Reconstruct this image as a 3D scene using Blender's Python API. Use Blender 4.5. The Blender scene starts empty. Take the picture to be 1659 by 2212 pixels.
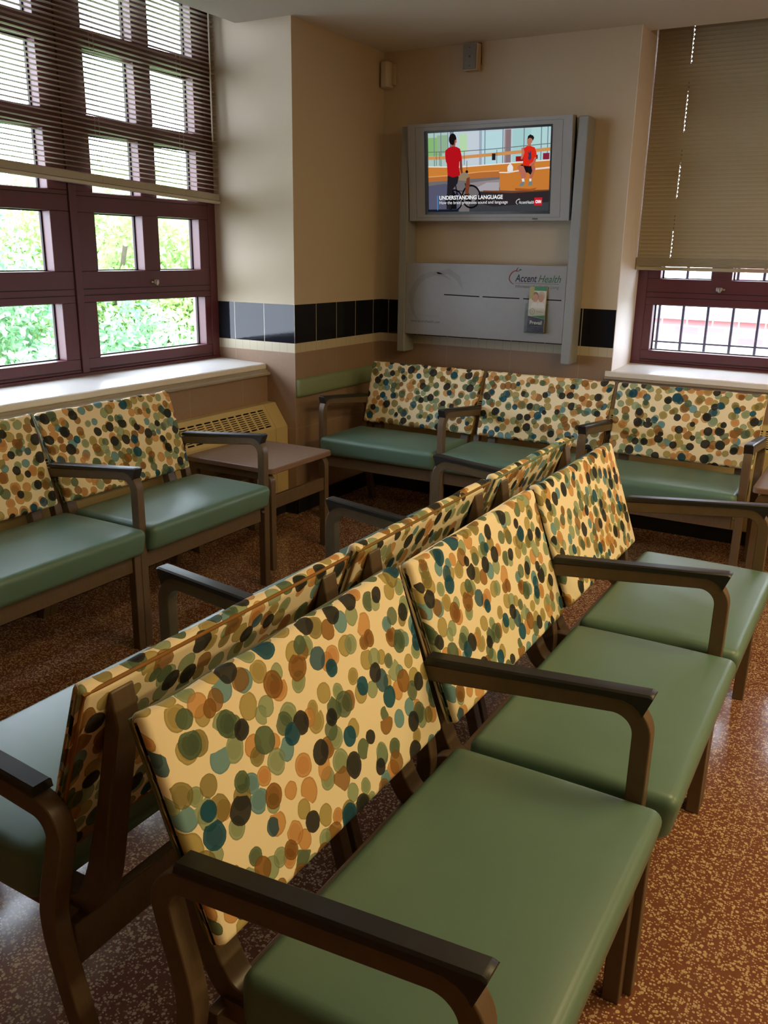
import bpy, bmesh, math, random
from mathutils import Vector, Matrix
random.seed(7)
sc = bpy.context.scene
COL = sc.collection
PI = math.pi

# ------------------------------------------------------------------ helpers
def new_mat(name):
    m = bpy.data.materials.new(name); m.use_nodes = True
    nt = m.node_tree; nt.nodes.clear()
    out = nt.nodes.new('ShaderNodeOutputMaterial')
    return m, nt, out

def N(nt, t, **kw):
    n = nt.nodes.new(t)
    for k, v in kw.items():
        if k in n.inputs.keys() if hasattr(n.inputs, 'keys') else False:
            n.inputs[k].default_value = v
        else:
            setattr(n, k, v)
    return n

def rgb(c): return (c[0], c[1], c[2], 1.0)

def bsdf(nt, out, color=(.5, .5, .5), rough=.5, spec=.5, metal=0.0):
    b = nt.nodes.new('ShaderNodeBsdfPrincipled')
    b.inputs['Base Color'].default_value = rgb(color)
    b.inputs['Roughness'].default_value = rough
    b.inputs['Specular IOR Level'].default_value = spec
    b.inputs['Metallic'].default_value = metal
    nt.links.new(b.outputs[0], out.inputs[0])
    return b

def math_n(nt, op, a, b=None, c=None):
    n = nt.nodes.new('ShaderNodeMath'); n.operation = op
    for i, v in enumerate((a, b, c)):
        if v is None: continue
        if isinstance(v, (int, float)): n.inputs[i].default_value = v
        else: nt.links.new(v, n.inputs[i])
    return n.outputs[0]

def mix_rgb(nt, fac, a, b, blend='MIX'):
    n = nt.nodes.new('ShaderNodeMix'); n.data_type = 'RGBA'; n.blend_type = blend
    for sock, v in ((n.inputs[0], fac), (n.inputs[6], a), (n.inputs[7], b)):
        if isinstance(v, (int, float)): sock.default_value = v
        elif isinstance(v, tuple): sock.default_value = rgb(v)
        else: nt.links.new(v, sock)
    return n.outputs[2]

def noise(nt, vec, scale, detail=2, rough=.5, stretch=None):
    if stretch:
        mp = nt.nodes.new('ShaderNodeMapping'); mp.inputs['Scale'].default_value = stretch
        nt.links.new(vec, mp.inputs['Vector']); vec = mp.outputs[0]
    n = nt.nodes.new('ShaderNodeTexNoise')
    n.inputs['Scale'].default_value = scale; n.inputs['Detail'].default_value = detail
    n.inputs['Roughness'].default_value = rough
    nt.links.new(vec, n.inputs['Vector'])
    return n.outputs['Fac']

def objco(nt):
    return nt.nodes.new('ShaderNodeTexCoord').outputs['Object']

def pos(nt):
    return nt.nodes.new('ShaderNodeNewGeometry').outputs['Position']

def ramp(nt, fac, stops, interp='LINEAR'):
    r = nt.nodes.new('ShaderNodeValToRGB'); r.color_ramp.interpolation = interp
    el = r.color_ramp.elements
    while len(el) < len(stops): el.new(0.5)
    for e, (p, c) in zip(el, stops):
        e.position = p; e.color = rgb(c)
    nt.links.new(fac, r.inputs[0])
    return r.outputs[0]

def bump(nt, b, height, strength=.2, dist=.001):
    n = nt.nodes.new('ShaderNodeBump'); n.inputs['Strength'].default_value = strength
    n.inputs['Distance'].default_value = dist
    nt.links.new(height, n.inputs['Height']); nt.links.new(n.outputs[0], b.inputs['Normal'])

def simple(name, color, rough=.5, spec=.5, metal=0.0, var=.06, nscale=30, bmp=0.0):
    m, nt, out = new_mat(name)
    b = bsdf(nt, out, color, rough, spec, metal)
    f = noise(nt, objco(nt), nscale, 3)
    c = mix_rgb(nt, f, tuple(x * (1 - var) for x in color), tuple(min(1, x * (1 + var)) for x in color))
    nt.links.new(c, b.inputs['Base Color'])
    if bmp: bump(nt, b, noise(nt, objco(nt), nscale * 12, 2), bmp, .0006)
    return m

def emis(name, color, strength=1.0):
    m, nt, out = new_mat(name)
    e = nt.nodes.new('ShaderNodeEmission')
    e.inputs[0].default_value = rgb(color); e.inputs[1].default_value = strength
    nt.links.new(e.outputs[0], out.inputs[0])
    return m

class MB:
    """collects shapes into one mesh"""
    def __init__(s):
        s.bm = bmesh.new(); s.uv = s.bm.loops.layers.uv.new('UVMap'); s.mats = []
    def mi(s, m):
        if m is None: return 0
        if m not in s.mats: s.mats.append(m)
        return s.mats.index(m)
    def face(s, pts, m=None, uvs=None):
        vs = [s.bm.verts.new(p) for p in pts]
        try: f = s.bm.faces.new(vs)
        except ValueError: return None
        f.material_index = s.mi(m)
        if uvs:
            for l, u in zip(f.loops, uvs): l[s.uv].uv = u
        return f
    def box(s, x0, x1, y0, y1, z0, z1, m=None, M=None):
        k = s.mi(m)
        P = [Vector((x, y, z)) for z in (z0, z1) for y in (y0, y1) for x in (x0, x1)]
        if M is not None: P = [M @ p for p in P]
        v = [s.bm.verts.new(p) for p in P]
        for q in ((0, 2, 3, 1), (4, 5, 7, 6), (0, 1, 5, 4), (2, 6, 7, 3), (0, 4, 6, 2), (1, 3, 7, 5)):
            f = s.bm.faces.new([v[i] for i in q]); f.material_index = k
    def loft(s, secs, m=None, closed=True, uvs=None, caps=True):
        """secs: list of rings (equal length point lists)"""
        k = s.mi(m); n = len(secs[0])
        V = [[s.bm.verts.new(p) for p in r] for r in secs]
        for i in range(len(secs) - 1):
            for j in range(n if closed else n - 1):
                jn = (j + 1) % n
                f = s.bm.faces.new((V[i][j], V[i][jn], V[i + 1][jn], V[i + 1][j])); f.material_index = k
                if uvs:
                    idx = ((i, j), (i, j + 1), (i + 1, j + 1), (i + 1, j))
                    for l, (a, b) in zip(f.loops, idx): l[s.uv].uv = uvs[a][b]
        if caps and closed:
            for r, rev in ((V[0], True), (V[-1], False)):
                f = s.bm.faces.new(list(reversed(r)) if rev else r); f.material_index = k
                for l in f.loops:
                    c = l.vert.co; l[s.uv].uv = (c.y + .3, c.z)
    def prism(s, poly, axis, a, b, m=None):
        """poly: 2D points; extruded along axis from a to b"""
        def P(p, t):
            return {'x': (t, p[0], p[1]), 'y': (p[0], t, p[1]), 'z': (p[0], p[1], t)}[axis]
        s.loft([[P(p, a) for p in poly], [P(p, b) for p in poly]], m)
    def tube(s, pts, r, m=None, n=8, closed=False):
        pts = [Vector(p) for p in pts]; L = len(pts); rings = []
        up = Vector((0, 0, 1))
        for i, p in enumerate(pts):
            a = pts[(i - 1) % L] if (closed or i) else pts[0]
            b = pts[(i + 1) % L] if (closed or i < L - 1) else pts[-1]
            t = (b - a).normalized()
            u = t.cross(up)
            if u.length < .05: u = t.cross(Vector((1, 0, 0)))
            u.normalize(); w = t.cross(u)
            rings.append([p + (u * math.cos(2 * PI * j / n) + w * math.sin(2 * PI * j / n)) * r for j in range(n)])
        if closed: rings.append(rings[0][:]); s.loft(rings, m, caps=False)
        else: s.loft(rings, m)
    def build(s, name, mat=None, parent=None, smooth=None, bevel=0, seg=2, loc=None):
        bmesh.ops.recalc_face_normals(s.bm, faces=s.bm.faces)
        me = bpy.data.meshes.new(name); s.bm.to_mesh(me); s.bm.free()
        for m in (s.mats or [mat]): me.materials.append(m)
        if smooth:
            for p in me.polygons: p.use_smooth = True
            me.set_sharp_from_angle(angle=math.radians(smooth))
        o = bpy.data.objects.new(name, me); COL.objects.link(o)
        if parent is not None: o.parent = parent
        if loc: o.location = loc
        if bevel:
            md = o.modifiers.new('bevel', 'BEVEL'); md.width = bevel; md.segments = seg
            md.limit_method = 'ANGLE'; md.angle_limit = math.radians(40)
        return o

def tag(o, label=None, cat=None, group=None, kind=None):
    if label: o['label'] = label
    if cat: o['category'] = cat
    if group: o['group'] = group
    if kind: o['kind'] = kind
    return o

def empty(name, loc, rz=0.0):
    o = bpy.data.objects.new(name, None); COL.objects.link(o)
    o.empty_display_size = .1; o.location = loc; o.rotation_euler = (0, 0, rz)
    return o

def children(o): return [c for c in bpy.data.objects if c.parent == o]

def copy_tree(o, parent=None):
    c = o.copy(); COL.objects.link(c); c.parent = parent
    for ch in children(o): copy_tree(ch, c)
    return c

def struct(o, label=None): return tag(o, label, None, None, 'structure')

# ------------------------------------------------------------------ materials
PAINT = (.59, .495, .365)

def wall_mat(name, offx, offy):
    """painted plaster over a band of black tile, a strip of small cream tile and tan block tile, black cove base"""
    m, nt, out = new_mat(name)
    b = bsdf(nt, out, PAINT, .5, .3)
    P = pos(nt); geo = nt.nodes.new('ShaderNodeNewGeometry')
    sp = nt.nodes.new('ShaderNodeSeparateXYZ'); nt.links.new(P, sp.inputs[0])
    sn = nt.nodes.new('ShaderNodeSeparateXYZ'); nt.links.new(geo.outputs['Normal'], sn.inputs[0])
    ax = math_n(nt, 'ABSOLUTE', sn.outputs[0])
    isx = math_n(nt, 'GREATER_THAN', ax, .5)
    hx = math_n(nt, 'SUBTRACT', sp.outputs[0], offx)
    hy = math_n(nt, 'SUBTRACT', sp.outputs[1], offy)
    h = math_n(nt, 'ADD', math_n(nt, 'MULTIPLY', hy, isx), math_n(nt, 'MULTIPLY', hx, math_n(nt, 'SUBTRACT', 1.0, isx)))
    z = sp.outputs[2]
    def joint(v, pitch, w, off=0.0):
        a = math_n(nt, 'ADD', v, 100 * pitch - off)
        f = math_n(nt, 'MODULO', a, pitch)
        d = math_n(nt, 'MINIMUM', f, math_n(nt, 'SUBTRACT', pitch, f))
        return math_n(nt, 'LESS_THAN', d, w)
    def above(t): return math_n(nt, 'GREATER_THAN', z, t)
    j1 = joint(h, .197, .0022)
    jz = math_n(nt, 'LESS_THAN', math_n(nt, 'ABSOLUTE', math_n(nt, 'SUBTRACT', z, .916)), .0022)
    j2 = joint(h, .0493, .0009)
    j3 = math_n(nt, 'MAXIMUM', joint(h, .394, .0014), joint(z, .4, .0014, .47))
    nz = noise(nt, P, 6, 3); nf = noise(nt, P, 90, 2)
    paint = mix_rgb(nt, nz, tuple(c * .97 for c in PAINT), tuple(c * 1.03 for c in PAINT))
    blk = mix_rgb(nt, math_n(nt, 'MAXIMUM', j1, jz), (.012, .013, .018), (.42, .40, .33))
    crm = mix_rgb(nt, j2, (.58, .52, .38), (.38, .33, .24))
    brown = mix_rgb(nt, nz, (.33, .225, .155), (.38, .265, .19))
    brown = mix_rgb(nt, math_n(nt, 'MULTIPLY', nf, .35), brown, (.22, .15, .11))
    brown = mix_rgb(nt, math_n(nt, 'MULTIPLY', j3, .55), brown, (.48, .40, .30))
    c = mix_rgb(nt, above(.09), (.012, .012, .012), brown)
    c = mix_rgb(nt, above(.870), c, crm)
    c = mix_rgb(nt, above(.918), c, blk)
    c = mix_rgb(nt, above(1.1135), c, paint)
    nt.links.new(c, b.inputs['Base Color'])
    r = math_n(nt, 'ADD', .30, math_n(nt, 'MULTIPLY', above(.918), -.24))
    r = math_n(nt, 'ADD', r, math_n(nt, 'MULTIPLY', above(1.1135), .46))
    nt.links.new(r, b.inputs['Roughness'])
    b.inputs['Specular IOR Level'].default_value = .2
    bump(nt, b, nf, .08, .001)
    return m

M_wallX = wall_mat('painted_tiled_wall_return', .0, -.086)
M_wallY = wall_mat('painted_tiled_wall_back', .054, .0)
M_wallR = wall_mat('painted_tiled_wall_reveal', -.001, -1.08)
M_ceil = simple('ceiling_paint', (.72, .70, .67), .75, .3, var=.02, nscale=4)
M_reveal = simple('plaster_reveal', (.82, .77, .73), .6, .4, var=.03, nscale=6)

def terrazzo():
    m, nt, out = new_mat('terrazzo')
    b = bsdf(nt, out, (.2, .1, .05), .16, .5)
    P = pos(nt)
    base = mix_rgb(nt, noise(nt, P, 45, 4, .6), (.14, .052, .030), (.235, .092, .050))
    res = base
    for sc_, thr, c1, c2, seed in ((150, .74, (.60, .43, .24), (.44, .30, .15), 0), (215, .72, (.66, .50, .32), (.36, .20, .10), 7), (105, .90, (.62, .45, .26), (.50, .36, .20), 3)):
        mp = nt.nodes.new('ShaderNodeMapping'); mp.inputs['Location'].default_value = (seed, seed * 2, 0)
        nt.links.new(P, mp.inputs[0])
        v = nt.nodes.new('ShaderNodeTexVoronoi'); v.voronoi_dimensions = '2D'
        v.inputs['Scale'].default_value = sc_
        nt.links.new(mp.outputs[0], v.inputs['Vector'])
        s = nt.nodes.new('ShaderNodeSeparateColor'); nt.links.new(v.outputs['Color'], s.inputs[0])
        on = math_n(nt, 'GREATER_THAN', s.outputs[0], thr)
        inside = math_n(nt, 'LESS_THAN', v.outputs['Distance'], .42)
        f = math_n(nt, 'MULTIPLY', on, inside)
        res = mix_rgb(nt, f, res, mix_rgb(nt, s.outputs[1], c1, c2))
    nt.links.new(res, b.inputs['Base Color'])
    r = math_n(nt, 'ADD', .05, math_n(nt, 'MULTIPLY', noise(nt, P, 2.2, 3), .13))
    nt.links.new(r, b.inputs['Roughness'])
    bump(nt, b, noise(nt, P, 5, 2), .12, .004)
    return m
M_floor = terrazzo()

def fabric():
    m, nt, out = new_mat('dotted_fabric')
    b = bsdf(nt, out, (.8, .65, .4), .85, .2)
    uv = nt.nodes.new('ShaderNodeTexCoord').outputs['UV']
    oi = nt.nodes.new('ShaderNodeObjectInfo')
    cx = nt.nodes.new('ShaderNodeCombineXYZ')
    nt.links.new(math_n(nt, 'MULTIPLY', oi.outputs['Random'], 5.0), cx.inputs[0])
    nt.links.new(math_n(nt, 'MULTIPLY', oi.outputs['Random'], 3.0), cx.inputs[1])
    va = nt.nodes.new('ShaderNodeVectorMath'); va.operation = 'ADD'
    nt.links.new(uv, va.inputs[0]); nt.links.new(cx.outputs[0], va.inputs[1])
    base = va.outputs[0]
    # slightly wobbly outline
    nn = nt.nodes.new('ShaderNodeTexNoise'); nn.inputs['Scale'].default_value = 140; nn.inputs['Detail'].default_value = 2
    nt.links.new(base, nn.inputs['Vector'])
    nn2 = nt.nodes.new('ShaderNodeTexNoise'); nn2.inputs['Scale'].default_value = 22; nn2.inputs['Detail'].default_value = 1
    nt.links.new(base, nn2.inputs['Vector'])
    def centred(n, amp):
        a = nt.nodes.new('ShaderNodeVectorMath'); a.operation = 'SUBTRACT'
        nt.links.new(n.outputs['Color'], a.inputs[0]); a.inputs[1].default_value = (.5, .5, .5)
        c = nt.nodes.new('ShaderNodeVectorMath'); c.operation = 'SCALE'; c.inputs['Scale'].default_value = amp
        nt.links.new(a.outputs[0], c.inputs[0]); return c.outputs[0]
    for nz, amp in ((nn, .0022), (nn2, .007)):
        ad = nt.nodes.new('ShaderNodeVectorMath'); ad.operation = 'ADD'
        nt.links.new(base, ad.inputs[0]); nt.links.new(centred(nz, amp), ad.inputs[1]); base = ad.outputs[0]
    TAN, BRN, OLV, OL2 = (.66, .37, .14), (.33, .17, .045), (.46, .39, .15), (.30, .26, .085)
    SAG, GRN, CHA, TEA, SKY = (.33, .43, .27), (.13, .20, .12), (.035, .038, .036), (.015, .115, .19), (.16, .36, .44)
    col = (.97, .86, .60)
    def layer(prev, cell, rnd, rmin, rmax, loc, pal, alpha, density):
        mp = nt.nodes.new('ShaderNodeMapping'); mp.inputs['Location'].default_value = loc
        nt.links.new(base, mp.inputs[0])
        v = nt.nodes.new('ShaderNodeTexVoronoi'); v.voronoi_dimensions = '2D'
        v.inputs['Scale'].default_value = 1 / cell; v.inputs['Randomness'].default_value = rnd
        nt.links.new(mp.outputs[0], v.inputs['Vector'])
        s = nt.nodes.new('ShaderNodeSeparateColor'); nt.links.new(v.outputs['Color'], s.inputs[0])
        rad = math_n(nt, 'ADD', rmin / cell, math_n(nt, 'MULTIPLY', s.outputs[1], (rmax - rmin) / cell))
        q = math_n(nt, 'DIVIDE', v.outputs['Distance'], rad)
        inside = math_n(nt, 'LESS_THAN', q, 1.0)
        on = math_n(nt, 'LESS_THAN', s.outputs[2], density)
        stops = []
        tot = sum(w for _, w in pal); acc = 0
        for c, w in pal: stops.append((acc / tot, c)); acc += w
        pc = ramp(nt, s.outputs[0], stops, 'CONSTANT')
        rim = math_n(nt, 'GREATER_THAN', q, .88)
        pc = mix_rgb(nt, math_n(nt, 'MULTIPLY', rim, .22), pc, (.12, .09, .04))
        # inner darker wash on some dots
        inn = math_n(nt, 'MULTIPLY', math_n(nt, 'LESS_THAN', q, .72), math_n(nt, 'GREATER_THAN', s.outputs[2], density * .6))
        pc = mix_rgb(nt, math_n(nt, 'MULTIPLY', inn, .3), pc, mix_rgb(nt, 1.0, pc, pc, 'MULTIPLY'))
        f = math_n(nt, 'MULTIPLY', math_n(nt, 'MULTIPLY', inside, on), alpha)
        over = mix_rgb(nt, .35, pc, mix_rgb(nt, 1.0, pc, prev, 'MULTIPLY'))
        return mix_rgb(nt, f, prev, over)
    col = layer(col, .044, .70, .013, .0215, (0, 0, 0), [(TAN, 2.6), (SAG, 3.4), (OLV, 3.6), (SKY, 1.4), (BRN, 1.2), (GRN, 1)], .96, .92)
    col = layer(col, .052, .8, .013, .0225, (3.1, 1.7, 0), [(OL2, 3), (BRN, 2.6), (GRN, 3), (TAN, 2), (SAG, 2), (TEA, 1.3)], .92, .64)
    col = layer(col, .068, .85, .012, .0225, (7.3, 4.1, 0), [(CHA, 4), (BRN, .8), (TEA, 1.5), (GRN, 1.2)], .98, .90)
    nt.links.new(col, b.inputs['Base Color'])
    bump(nt, b, noise(nt, uv, 1500, 1), .25, .0004)
    return m
M_fab = fabric()

def vinyl():
    m, nt, out = new_mat('green_vinyl')
    b = bsdf(nt, out, (.13, .2, .13), .38, .5)
    P = objco(nt)
    c = mix_rgb(nt, noise(nt, P, 5, 2), (.100, .190, .150), (.125, .225, .180))
    nt.links.new(c, b.inputs['Base Color'])
    bump(nt, b, noise(nt, P, 700, 2), .22, .0006)
    return m
M_vinyl = vinyl()

def wood(name, c1, c2, rough=.42, axis=(1, 14, 14), scale=18):
    m, nt, out = new_mat(name)
    b = bsdf(nt, out, c1, rough, .45)
    P = objco(nt)
    f = noise(nt, P, scale, 4, .6, axis)
    f2 = noise(nt, P, scale * 4, 2, .5, axis)
    c = mix_rgb(nt, f, c1, c2)
    c = mix_rgb(nt, math_n(nt, 'MULTIPLY', f2, .3), c, tuple(x * .6 for x in c1))
    nt.links.new(c, b.inputs['Base Color'])
    return m
M_wood = wood('bent_wood', (.10, .067, .038), (.18, .126, .076), .4, (10, 1.5, 1.5), 22)
M_top = wood('table_laminate', (.20, .125, .085), (.30, .20, .145), .42, (14, 1, 14), 12)
M_pad = simple('black_arm_pad', (.016, .016, .016), .42, .5, var=.1, nscale=40, bmp=.15)
M_steel = simple('brushed_steel', (.55, .55, .53), .35, .5, 1.0)
M_frame = simple('maroon_frame_paint', (.088, .019, .024), .42, .5, var=.08, nscale=20)
M_groove = simple('dark_gasket', (.012, .008, .008), .6, .3)
M_sill = simple('marble_sill', (.86, .84, .80), .22, .5, var=.06, nscale=8)
M_mould = simple('stone_moulding', (.38, .33, .26), .4, .4, var=.12, nscale=14)
M_slat = simple('beige_slat', (.60, .57, .50), .5, .4, var=.03)
M_slat2 = simple('tan_slat', (.40, .35, .245), .5, .4, var=.03)
M_cord = simple('cord', (.55, .5, .4), .7, .3)
M_rad = simple('cream_enamel', (.62, .50, .24), .35, .5, var=.03, nscale=6)
M_dark = simple('dark_void', (.012, .011, .010), .8, .2)
M_blackbase = simple('black_plinth', (.010, .010, .010), .5, .4)
M_green = simple('sage_green_rail', (.24, .31, .18), .45, .4, var=.05, bmp=.1)
M_kiosk = simple('grey_metal_laminate', (.30, .32, .33), .38, .5, var=.05, nscale=60)
M_kiosk2 = simple('grey_panel', (.29, .30, .315), .33, .5, var=.05, nscale=40)
M_ghost = simple('pale_grey_print', (.245, .255, .265), .35, .5)
M_tvcase = simple('silver_plastic', (.36, .38, .40), .38, .5, var=.03)
M_tvblack = simple('black_bezel', (.008, .008, .009), .25, .5)
M_navy = simple('navy_ink', (.03, .03, .06), .5, .3)
M_inkgreen = simple('green_ink', (.04, .13, .07), .5, .3)
M_inkred = simple('maroon_ink', (.20, .04, .05), .5, .3)
M_inkgrey = simple('grey_ink', (.10, .10, .10), .5, .3)
M_white = simple('white_plastic', (.60, .56, .46), .5, .4, var=.03)
M_plate = simple('grey_plate', (.22, .22, .21), .4, .5)
M_cream = simple('cream_box', (.55, .46, .33), .5, .4)

def glass(name, tint=(.96, 1, .99)):
    m, nt, out = new_mat(name)
    t = nt.nodes.new('ShaderNodeBsdfTransparent'); t.inputs[0].default_value = rgb(tint)
    g = nt.nodes.new('ShaderNodeBsdfGlossy'); g.inputs['Roughness'].default_value = .02
    lw = nt.nodes.new('ShaderNodeLayerWeight'); lw.inputs['Blend'].default_value = .5
    fac = math_n(nt, 'ADD', .03, math_n(nt, 'MULTIPLY', math_n(nt, 'POWER', lw.outputs['Facing'], 5.0), .9))
    mx = nt.nodes.new('ShaderNodeMixShader')
    nt.links.new(fac, mx.inputs[0]); nt.links.new(t.outputs[0], mx.inputs[1]); nt.links.new(g.outputs[0], mx.inputs[2])
    nt.links.new(mx.outputs[0], out.inputs[0])
    return m
M_glass = glass('window_glass')
M_acryl = glass('clear_acrylic', (.93, .95, .94))

def leafmat(name, c1, c2):
    m, nt, out = new_mat(name)
    P = pos(nt)
    c = mix_rgb(nt, ramp(nt, noise(nt, P, 1.6, 4, .6), [(.35, (0, 0, 0)), (.65, (1, 1, 1))]), c1, c2)
    d = nt.nodes.new('ShaderNodeBsdfDiffuse'); t = nt.nodes.new('ShaderNodeBsdfTranslucent')
    nt.links.new(c, d.inputs[0]); nt.links.new(c, t.inputs[0])
    mx = nt.nodes.new('ShaderNodeMixShader'); mx.inputs[0].default_value = .45
    nt.links.new(d.outputs[0], mx.inputs[1]); nt.links.new(t.outputs[0], mx.inputs[2])
    nt.links.new(mx.outputs[0], out.inputs[0])
    return m
M_leaf = leafmat('leaves_light', (.26, .42, .15), (.58, .72, .34))
M_leaf2 = leafmat('leaves_deep', (.15, .32, .18), (.42, .62, .36))
M_bark = simple('bark', (.10, .08, .06), .9, .2, var=.3, nscale=10)
M_ground = simple('grass_ground', (.24, .26, .18), .9, .2, var=.3, nscale=2)

def brickmat():
    m, nt, out = new_mat('red_brick')
    b = bsdf(nt, out, (.5, .2, .2), .8, .2)
    P = pos(nt)
    sp = nt.nodes.new('ShaderNodeSeparateXYZ'); nt.links.new(P, sp.inputs[0])
    cb = nt.nodes.new('ShaderNodeCombineXYZ')
    nt.links.new(sp.outputs[0], cb.inputs[0]); nt.links.new(sp.outputs[2], cb.inputs[1])
    t = nt.nodes.new('ShaderNodeTexBrick')
    t.inputs['Color1'].default_value = (.46, .17, .20, 1); t.inputs['Color2'].default_value = (.54, .22, .25, 1)
    t.inputs['Mortar'].default_value = (.75, .68, .70, 1); t.inputs['Scale'].default_value = 1.0
    t.inputs['Mortar Size'].default_value = .007; t.inputs['Brick Width'].default_value = .215; t.inputs['Row Height'].default_value = .073
    nt.links.new(cb.outputs[0], t.inputs['Vector'])
    nt.links.new(t.outputs['Color'], b.inputs['Base Color'])
    return m
M_brick = brickmat()
M_stone = simple('blue_grey_stone', (.34, .38, .50), .8, .2, var=.2, nscale=12)
M_lime = simple('pale_limestone', (.82, .80, .80), .8, .2, var=.05, nscale=6)
M_iron = simple('iron_bar', (.06, .05, .08), .5, .4)

# ------------------------------------------------------------------ room dimensions
H, A, B, WX = 2.434, .8723, .5087, 1.4132
YEND = -3.62                      # near end of the left window recess
XR, YF = 5.6, -7.6                # far side wall and wall behind the camera
XW2 = 3.18                        # right end of the window recess in the back wall

def solid(name, boxes, mat, **kw):
    b = MB()
    for q in boxes: b.box(*q)
    return b.build(name, mat, **kw)

struct(solid('floor', [(-1.0, XR + .2, YF - .2, .6, -.12, 0)], M_floor), 'polished reddish brown terrazzo floor with cream chips')
struct(solid('ceiling', [(0, XR + .2, YF - .2, 0, H, H + .12), (-.324, 0, YEND, -A, H, H + .12), (-.3, 0, YF - .2, YEND, H, H + .12),
                         (WX, XW2, 0, .135, H, H + .12), (-.9, -.30, YEND - .1, -A + .1, 2.74, 2.8), (WX - .1, XW2 + .1, .1, .7, 2.74, 2.8),
                         (-.33, -.324, YEND, -A, H, 2.75), (WX, XW2, .135, .141, H, 2.75)], M_ceil), 'off white plaster ceiling')
# pillar and short return wall at the left corner
struct(solid('wall_corner', [(-.62, 0, -A, .5, 0, 2.8)], M_wallX), 'cream painted corner wall with a band of black tile')
# back wall
struct(solid('wall_back', [(0, WX, 0, .6, 0, 2.8), (XW2, XR + .2, 0, .6, 0, 2.8), (WX, XW2, 0, .6, 0, .757)], M_wallY),
       'cream painted back wall with black tile band behind the television stand')
# left wall (ledge below the window, solid beyond it)
struct(solid('wall_left', [(-.62, -.184, YEND, -A, 0, .747), (-.62, -.184, YF - .2, YEND, 0, 2.8)], M_wallR),
       'tan block tile wall below the left window ledge')
struct(solid('wall_right', [(XR, XR + .2, YF - .2, .6, 0, 2.8)], M_wallX), 'cream painted wall on the right')
struct(solid('wall_front', [(-.9, XR, YF - .2, YF, 0, 2.8)], M_wallY), 'cream painted wall behind the seating')
# plaster lining of the right window recess
struct(solid('trim_1', [(WX, WX + .003, 0.0, .362, .797, H)], M_reveal),
       'pale plaster side of the right window recess')
# cove base
b = MB()
b.prism([(-A - .012, 0), (.0, 0), (0, .09), (-A - .006, .09)], 'x', 0.0, .010)
b.box(-.185, .010, -A - .012, -A, 0, .09)
struct(b.build('baseboard_left', M_blackbase), 'black cove base around the corner wall')

# ------------------------------------------------------------------ sills
def sill(name, pts_top, pts_m, axis, a, b_, label):
    m = MB()
    m.prism(pts_top, axis, a, b_, M_sill)
    m.prism(pts_m, axis, a, b_, M_mould)
    o = m.build(name, None, bevel=.003)
    return struct(o, label)
# left: along Y ; profile in (x,z)
sill('trim_2', [(-.60, .777), (-.192, .773), (-.188, .777), (-.188, .799), (-.196, .803), (-.60, .817)],
     [(-.40, .745), (-.160, .745), (-.160, .757), (-.176, .764), (-.182, .7735), (-.40, .7735)], 'y', YEND, -A - .0005,
     'pale marble ledge under the left window')
# right: along X ; profile in (y,z)
m = MB()
m.prism([(-.008, .770), (-.008, .795), (0.0, .799), (.60, .817), (.60, .772)], 'x', WX - .03, XW2 + .03, M_sill)
m.prism([(-.002, .745), (-.002, .752), (-.020, .758), (-.020, .7695), (.05, .7695), (.05, .745)], 'x', WX - .03, XW2 + .03, M_mould)
struct(m.build('trim_3', None, bevel=.003), 'pale marble ledge under the right window')

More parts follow.
